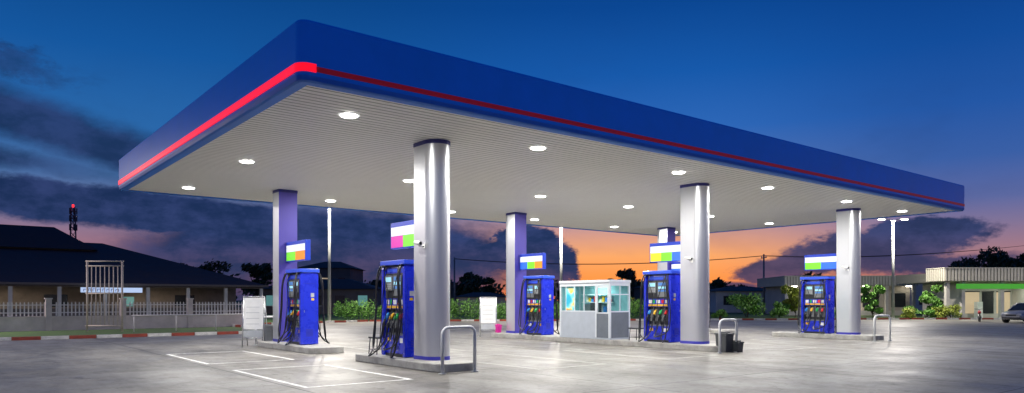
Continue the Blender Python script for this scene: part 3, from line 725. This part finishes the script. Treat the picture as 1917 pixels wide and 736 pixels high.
# ---------------- buildings ----------------
RTILE=mat("roof_tile_brown",(0.05,0.028,0.026),0.75,var=0.25,scale=0.8,bump=0.4,bscale=6)
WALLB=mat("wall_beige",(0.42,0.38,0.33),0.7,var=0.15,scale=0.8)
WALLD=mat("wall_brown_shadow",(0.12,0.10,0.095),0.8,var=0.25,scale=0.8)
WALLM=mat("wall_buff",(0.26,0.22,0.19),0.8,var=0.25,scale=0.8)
WALLW=mat("wall_white",(0.50,0.48,0.45),0.7,var=0.15,scale=0.8)
WDK=mat("window_dark",(0.02,0.025,0.03),0.15)
WLIT=emat("window_lit",(0.8,0.62,0.4),0.45); WTEAL=emat("window_teal",(0.2,0.5,0.48),0.4); WBLU=emat("sign_face_white",(0.55,0.7,1.0),0.75)
def hip(b,x0,x1,y0,y1,z0,z1,ins,mt,ov=0.0):
    x0-=ov;x1+=ov;y0-=ov;y1+=ov; ym=(y0+y1)/2
    vs=[(x0,y0,z0),(x1,y0,z0),(x1,y1,z0),(x0,y1,z0),(x0+ins,ym,z1),(x1-ins,ym,z1)]
    b.add(vs,[(0,1,5,4),(1,2,5),(2,3,4,5),(3,0,4),(0,3,2,1)],mt)
H=root("hall_building",S(6,75,0),ROT,"low open-fronted hall with a large dark tiled hip roof","building")
b=MB(); hip(b,-20,21,0,30,3.15,7.9,13,RTILE)
b.obj("roof",H)
b=MB(); hip(b,-5,7,11,19,6.9,9.4,3.5,RTILE); b.box(-4.5,6.5,11.6,18.4,6.3,6.9,WALLD); b.obj("ridge_roof",H)
b=MB(); b.box(-20,21,-0.06,-0.01,3.0,3.2,WALLD); b.obj("eave_board",H)
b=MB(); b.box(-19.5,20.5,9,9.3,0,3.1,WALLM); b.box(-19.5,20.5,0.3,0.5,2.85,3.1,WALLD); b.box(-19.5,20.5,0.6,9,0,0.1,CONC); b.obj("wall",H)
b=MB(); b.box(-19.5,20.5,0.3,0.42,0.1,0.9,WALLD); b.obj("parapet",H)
for k in range(12):
    b=MB(); b.box(-19.4+k*3.6,-19.1+k*3.6,0.2,0.5,0,2.85,WALLW); b.obj("pillar",H)
for (xa,xb,za,zb,mt) in [(-17,-15,1.0,2.3,WLIT),(-10,-8,1.0,2.0,WTEAL),(-4,-2.5,1,2.3,WLIT),(2,4,1.0,2.2,WDK),(9,10,1,2.0,WTEAL),(14,16,1,2.2,WDK)]:
    b=MB(); b.box(xa,xb,8.95,8.99,za,zb,mt); b.obj("window",H)
def table(x,y):
    b=MB(); b.box(x-0.6,x+0.6,y-0.4,y+0.4,0.8,0.85,WALLW)
    for q in (-0.5,0.5): b.box(x+q-0.04,x+q+0.04,y-0.3,y+0.3,0.1,0.8,DARK)
    b.obj("counter",H)
for k in range(8): table(-16+k*4.4,4+(k%2)*2)
for k in range(3): area("hall_light",S(6-13+k*12,80,2.9),120,0.8,col=(1,0.85,0.65))
SG_=root("lit_shop_sign",S(12.4,74.6,2.35),ROT,"long glowing white sign with blurred dark lettering under the eave","sign")
b=MB(); b.box(-2.5,2.5,-0.1,0.1,0,0.45,WBLU); b.obj("panel",SG_)
b=MB(); x=-2.3; LT=mat("lettering_blue",(0.05,0.10,0.35),0.5)
while x<0.6:
    wd=random.uniform(0.18,0.3); hh=random.uniform(0.22,0.28)
    b.box(x,x+0.05,-0.115,-0.1,0.08,0.08+hh,LT); b.box(x+wd-0.05,x+wd,-0.115,-0.1,0.08,0.08+hh,LT); b.box(x+0.05,x+wd-0.05,-0.115,-0.1,0.08+hh-0.05,0.08+hh,LT)
    x+=wd+0.12
b.obj("lettering",SG_)
def block(px0,px1,d,top,depth,name,label,mt,wins,rot=0,hipr=None,floors=1):
    x0=(px0-958)/1347*d; x1=(px1-958)/1347*d; h=1.65+(562-top)/1347*d
    R=root(name,((x0+x1)/2,d,0),rot,label,"building"); w2=(x1-x0)/2
    b=MB(); b.box(-w2,w2,0,depth,0,h,mt); b.obj("wall",R)
    if hipr: b=MB(); hip(b,-w2,w2,0,depth,h,h+hipr,min(depth/2,w2*0.8),RTILE,0.5); b.obj("roof",R)
    else: b=MB(); b.box(-w2-0.2,w2+0.2,-0.2,depth+0.2,h,h+0.25,WALLW); b.obj("roof",R)
    nW=max(2,int(w2*2/2.6))
    for f_ in range(floors):
        for k in range(nW):
            xx=-w2+(k+0.5)*2*w2/nW; z=1.0+f_*3.0
            if z+1.2>h: continue
            b=MB(); b.box(xx-0.55,xx+0.55,-0.03,0.01,z,z+1.2,random.choice(wins)); b.box(xx-0.62,xx+0.62,-0.06,0.0,z-0.08,z-0.002,WALLW); b.obj("window",R)
    return R
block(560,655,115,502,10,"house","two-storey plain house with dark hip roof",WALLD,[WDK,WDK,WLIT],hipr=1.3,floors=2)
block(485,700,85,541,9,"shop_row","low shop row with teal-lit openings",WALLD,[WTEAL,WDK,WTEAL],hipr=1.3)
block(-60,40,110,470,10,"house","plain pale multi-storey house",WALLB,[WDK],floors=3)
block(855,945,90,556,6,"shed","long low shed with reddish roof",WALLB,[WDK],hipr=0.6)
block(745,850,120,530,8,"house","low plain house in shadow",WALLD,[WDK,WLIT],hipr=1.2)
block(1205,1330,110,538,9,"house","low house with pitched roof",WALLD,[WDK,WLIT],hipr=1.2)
block(1340,1470,95,545,9,"shed","long low open shed",WALLW,[WDK,WDK,WLIT],hipr=0.7)
block(1715,1765,100,528,8,"house","low pale flat-roofed outbuilding",WALLW,[WDK],hipr=None)
FASC=mat("corrugated_cream",(0.52,0.50,0.43),0.5,var=0.1)
FASD=mat("corrugated_groove",(0.30,0.29,0.24),0.6,var=0.1)
def parapet(b,x0,x1,y0,y1,z0,z1,side=True):
    b.box(x0,x1,y0,y1,z0,z1,FASD); b.box(x0-0.1,x1+0.1,y0-0.1,y1,z1,z1+0.07,FASC); x=x0
    while x<x1: b.box(x,x+0.17,y0-0.06,y0,z0,z1,FASC); x+=0.3
    y=y0
    while y<y1: b.box(x0-0.06,x0,y,y+0.17,z0,z1,FASC); y+=0.3
OF=root("office_building",(36.6,77,0),math.radians(-4),"low pale flat-roofed building with a deep cream parapet","building")
b=MB(); b.box(-6.5,6.5,1.5,10,0,3.2,WALLB); b.box(-6.5,6.5,1.0,1.3,0,0.5,WALLW); b.obj("wall",OF)
b=MB(); parapet(b,-7.2,6.6,0,11,3.2,4.2); b.obj("parapet",OF)
for x in (-7,-3.5,3.5,6.3):
    b=MB(); b.box(x-0.15,x+0.15,0.15,0.45,0,3.2,WALLW); b.obj("column",OF)
for (xa,xb) in ((-6,-4),(-3,-1.4),(1.5,3.2),(4.5,6)):
    b=MB(); b.box(xa,xb,1.46,1.5,0.9,2.4,WDK); b.obj("window",OF)
b=MB(); b.box(-0.5,0.5,1.46,1.5,0,2.3,WDK); b.obj("door",OF)
for x in (-6,1.5,6):
    b=MB(); b.box(x-0.25,x+0.25,0.6,0.8,3.1,3.18,LL); b.obj("porch_lamp",OF)
area("porch_light",(36.6,77.6,3.1),130,0.6,col=(1,0.9,0.7))
GREENL=emat("green_band_lit",(0.10,0.6,0.05),0.35)
SHP=root("convenience_shop",(44.2,63.5,0),math.radians(3),"lit shop with cream corrugated parapet and green light band","shop")
b=MB(); b.box(-1.8,14,4,10,0,3.3,WALLW); b.box(3,3.2,0.5,4,0,3.3,WALLW); b.obj("wall",SHP)
b=MB(); parapet(b,-6.2,14,0,2.5,3.35,4.45); b.box(-4.0,14,2.5,11,3.35,4.2,FASD); b.obj("parapet",SHP)
b=MB(); b.box(-4.9,14,0.3,0.42,2.65,3.1,GREENL); b.box(-6.0,14,0.5,2.4,3.28,3.34,WALLW); b.obj("green_band",SHP)
for x in (-5.6,-4.2,-0.6,3.1,7):
    b=MB(); b.box(x-0.16,x+0.16,0.45,0.77,0,3.28,WALLW); b.obj("column",SHP)
for (xa,xb,mt) in ((-1.6,-0.2,WLIT),(0.1,1.2,WDK),(1.5,2.8,WLIT)):
    b=MB(); b.box(xa,xb,3.96,4.0,0.4,2.4,mt); b.box(xa-0.05,xb+0.05,3.94,3.96,2.4,2.5,DARK); b.obj("window",SHP)
for x in (-3,1.5): area("shop_light",(44.2+x,65.2,3.2),70,0.6,col=(0.95,1,0.85))
b=MB(); b.box(-0.9,-0.4,3.2,3.7,0,1.5,WHITE); b.obj("vending_cabinet",SHP)

# ---------------- radio mast ----------------
MT=root("radio_mast",(-122,200,0),0.4,"tall lattice communication mast with red beacon on top","mast")
DST=mat("mast_steel",(0.10,0.05,0.06),0.6)
b=MB(); hh=27.5
for s,q in ((-1,-1),(1,-1),(1,1),(-1,1)): b.tube([(s*1.1,q*1.1,0),(s*0.45,q*0.45,hh)],0.1,DST,5)
for k in range(16):
    z0=k*hh/16; z1=(k+1)*hh/16; w0=1.1-0.65*z0/hh; w1=1.1-0.65*z1/hh
    for (a,c) in (((-1,-1),(1,-1)),((1,-1),(1,1)),((1,1),(-1,1)),((-1,1),(-1,-1))):
        b.tube([(a[0]*w0,a[1]*w0,z0),(c[0]*w1,c[1]*w1,z1)],0.05,DST,4); b.tube([(c[0]*w0,c[1]*w0,z0),(a[0]*w1,a[1]*w1,z1)],0.05,DST,4)
b.obj("lattice",MT)
for z in (21,23.5,25.5):
    b=MB()
    for k in range(5): a=k*1.257; b.box(math.cos(a)*0.9-0.14,math.cos(a)*0.9+0.14,math.sin(a)*0.9-0.14,math.sin(a)*0.9+0.14,z,z+1.7,DST)
    b.tube([(math.cos(k*.52)*0.85,math.sin(k*.52)*0.85,z+0.8) for k in range(13)],0.06,DST,4); b.obj("antenna",MT)
b=MB(); b.tube([(0,0,hh),(0,0,hh+0.7)],0.25,emat("beacon_red",(1,0.02,0.02),3),8); b.obj("beacon",MT)

# ---------------- power poles ----------------
tops=[]
for (x,y,h) in ((-8,100,7.6),(31.5,90,7.4),(60,72,8.4)):
    R=root("utility_pole",(x,y,0),0,"slim concrete power pole with a crossarm","utility pole","power poles of the overhead line")
    b=MB(); b.tube([(0,0,0),(0,0,h)],[0.16,0.1],GREY,8); b.obj("pole",R)
    b=MB(); b.box(-0.06,0.06,-0.9,0.9,h-0.5,h-0.4,GREY)
    for q in (-0.8,0,0.8): b.cyl(0,q,h-0.4,h-0.2,0.05,WHITE,8)
    b.obj("crossarm",R); tops.append((x,y,h))
for (a,c) in ((0,1),(1,2)):
    for q in (-0.8,0,0.8):
        A=Vector((tops[a][0],tops[a][1]+q,tops[a][2]-0.2)); C=Vector((tops[c][0],tops[c][1]+q,tops[c][2]-0.2))
        b=MB(); b.tube([A.lerp(C,k/12)-Vector((0,0,0.9*4*(k/12)*(1-k/12))) for k in range(13)],0.018,RUBBER,4)
        o=b.obj("power_cable"); tag(o,"thin black power cable sagging between poles","cable","cables of the overhead line")

# ---------------- parked car & motorcycle ----------------
CARP=mat("car_paint_silver",(0.36,0.37,0.39),0.28,metal=0.4,coat=0.6); CG=mat("car_glass",(0.015,0.02,0.025),0.08)
CARR=root("parked_car",(37.6,52.5,0.004),math.radians(28),"silver grey saloon car parked in front of the shop","car")
def loft(b,secs,mt,smooth=True):
    n=len(secs[0]); vs=[p for s_ in secs for p in s_]; fs=[]
    for i in range(len(secs)-1):
        for k in range(n-1): fs.append((i*n+k,i*n+k+1,(i+1)*n+k+1,(i+1)*n+k))
    b.add(vs,fs,mt,smooth)
b=MB()
xs=[(-2.15,0.42,0.62,0.60),(-2.05,0.30,0.72,0.74),(-1.6,0.22,0.80,0.82),(-0.9,0.2,0.90,0.86),(0.0,0.2,0.92,0.87),(1.0,0.2,0.93,0.86),(1.7,0.24,0.95,0.83),(2.1,0.34,0.9,0.76),(2.2,0.45,0.75,0.66)]
secs=[]
for (x,zb,zt,wy) in xs:
    secs.append([(x,-wy*0.9,zb),(x,-wy,zb+0.12),(x,-wy,zt-0.12),(x,-wy*0.9,zt),(x,0,zt+0.03),(x,wy*0.9,zt),(x,wy,zt-0.12),(x,wy,zb+0.12),(x,wy*0.9,zb),(x,-wy*0.9,zb)])
loft(b,secs,CARP); b.add(secs[0][:-1],[tuple(range(9))],CARP); b.add(secs[-1][:-1],[tuple(range(9))],CARP); b.obj("body",CARR)
cabv=[(-1.0,-0.76,0.9),(1.7,-0.74,0.93),(1.7,0.74,0.93),(-1.0,0.76,0.9),(-0.2,-0.58,1.42),(1.0,-0.58,1.42),(1.0,0.58,1.42),(-0.2,0.58,1.42)]
b=MB(); b.add(cabv,[(0,1,5,4),(1,2,6,5),(2,3,7,6),(3,0,4,7)],CG); b.obj("window",CARR)
b=MB(); b.add([(-0.2,-0.58,1.425),(1.0,-0.58,1.425),(1.0,0.58,1.425),(-0.2,0.58,1.425),(-0.1,-0.5,1.46),(0.9,-0.5,1.46),(0.9,0.5,1.46),(-0.1,0.5,1.46)],[(4,5,6,7),(0,1,5,4),(1,2,6,5),(2,3,7,6),(3,0,4,7)],CARP)
for s in (-1,1):
    for (a,c) in (((-1.02,0.77,0.9),(-0.2,0.59,1.43)),((0.35,0.77,0.92),(0.4,0.59,1.43)),((1.72,0.75,0.93),(1.0,0.59,1.43))): b.tube([(a[0],a[1]*s,a[2]),(c[0],c[1]*s,c[2])],0.035,CARP,6)
b.obj("roof",CARR)
for x in (-1.35,1.35):
    for s in (-1,1):
        b=MB(); b.tube([(x,s*0.62,0.31),(x,s*0.86,0.31)],0.31,TYRE,20); w1=b.obj("wheel",CARR); b=MB(); b.tube([(x,s*0.86,0.31),(x,s*0.875,0.31)],0.2,STEEL,12); b.obj("rim",w1)
for s in (-1,1):
    b=MB(); b.box(-2.13,-2.02,min(s*0.42,s*0.66),max(s*0.42,s*0.66),0.56,0.69,WHITE); b.obj("headlight",CARR)
b=MB(); b.box(-2.17,-2.1,-0.35,0.35,0.5,0.62,DARK); b.box(-2.17,-2.08,-0.6,0.6,0.33,0.42,DARK); b.obj("grille",CARR)
MC=root("motorcycle",(35.4,54.5,0.004),math.radians(60),"small dark motorcycle parked near the car","motorcycle")
for x in (-0.6,0.6):
    b=MB(); b.tube([(x+0.27*math.cos(k*.3927),0,0.3+0.27*math.sin(k*.3927)) for k in range(17)],0.045,TYRE,8)
    for k in range(6): b.tube([(x,0,0.3),(x+0.25*math.cos(k*1.047),0,0.3+0.25*math.sin(k*1.047))],0.008,STEEL,4)
    b.obj("wheel",MC)
b=MB(); b.tube([(-0.6,0,0.3),(-0.1,0,0.35),(0.25,0,0.35),(0.45,0,0.9)],[0.04,0.14,0.1,0.04],DARK,8); b.tube([(0.6,0,0.3),(0.42,0,0.95)],0.03,STEEL,6); b.obj("frame",MC)
b=MB(); b.tube([(-0.7,0,0.72),(-0.3,0,0.72),(0.05,0,0.7),(0.3,0,0.8)],[0.06,0.12,0.11,0.07],NR,8); b.obj("seat",MC)
b=MB(); b.tube([(0.32,-0.32,0.98),(0.42,0,0.95),(0.32,0.32,0.98)],0.018,DARK,6); b.tube([(0.46,0,0.82),(0.56,0,0.82)],0.08,WHITE,10); b.obj("handlebar",MC)
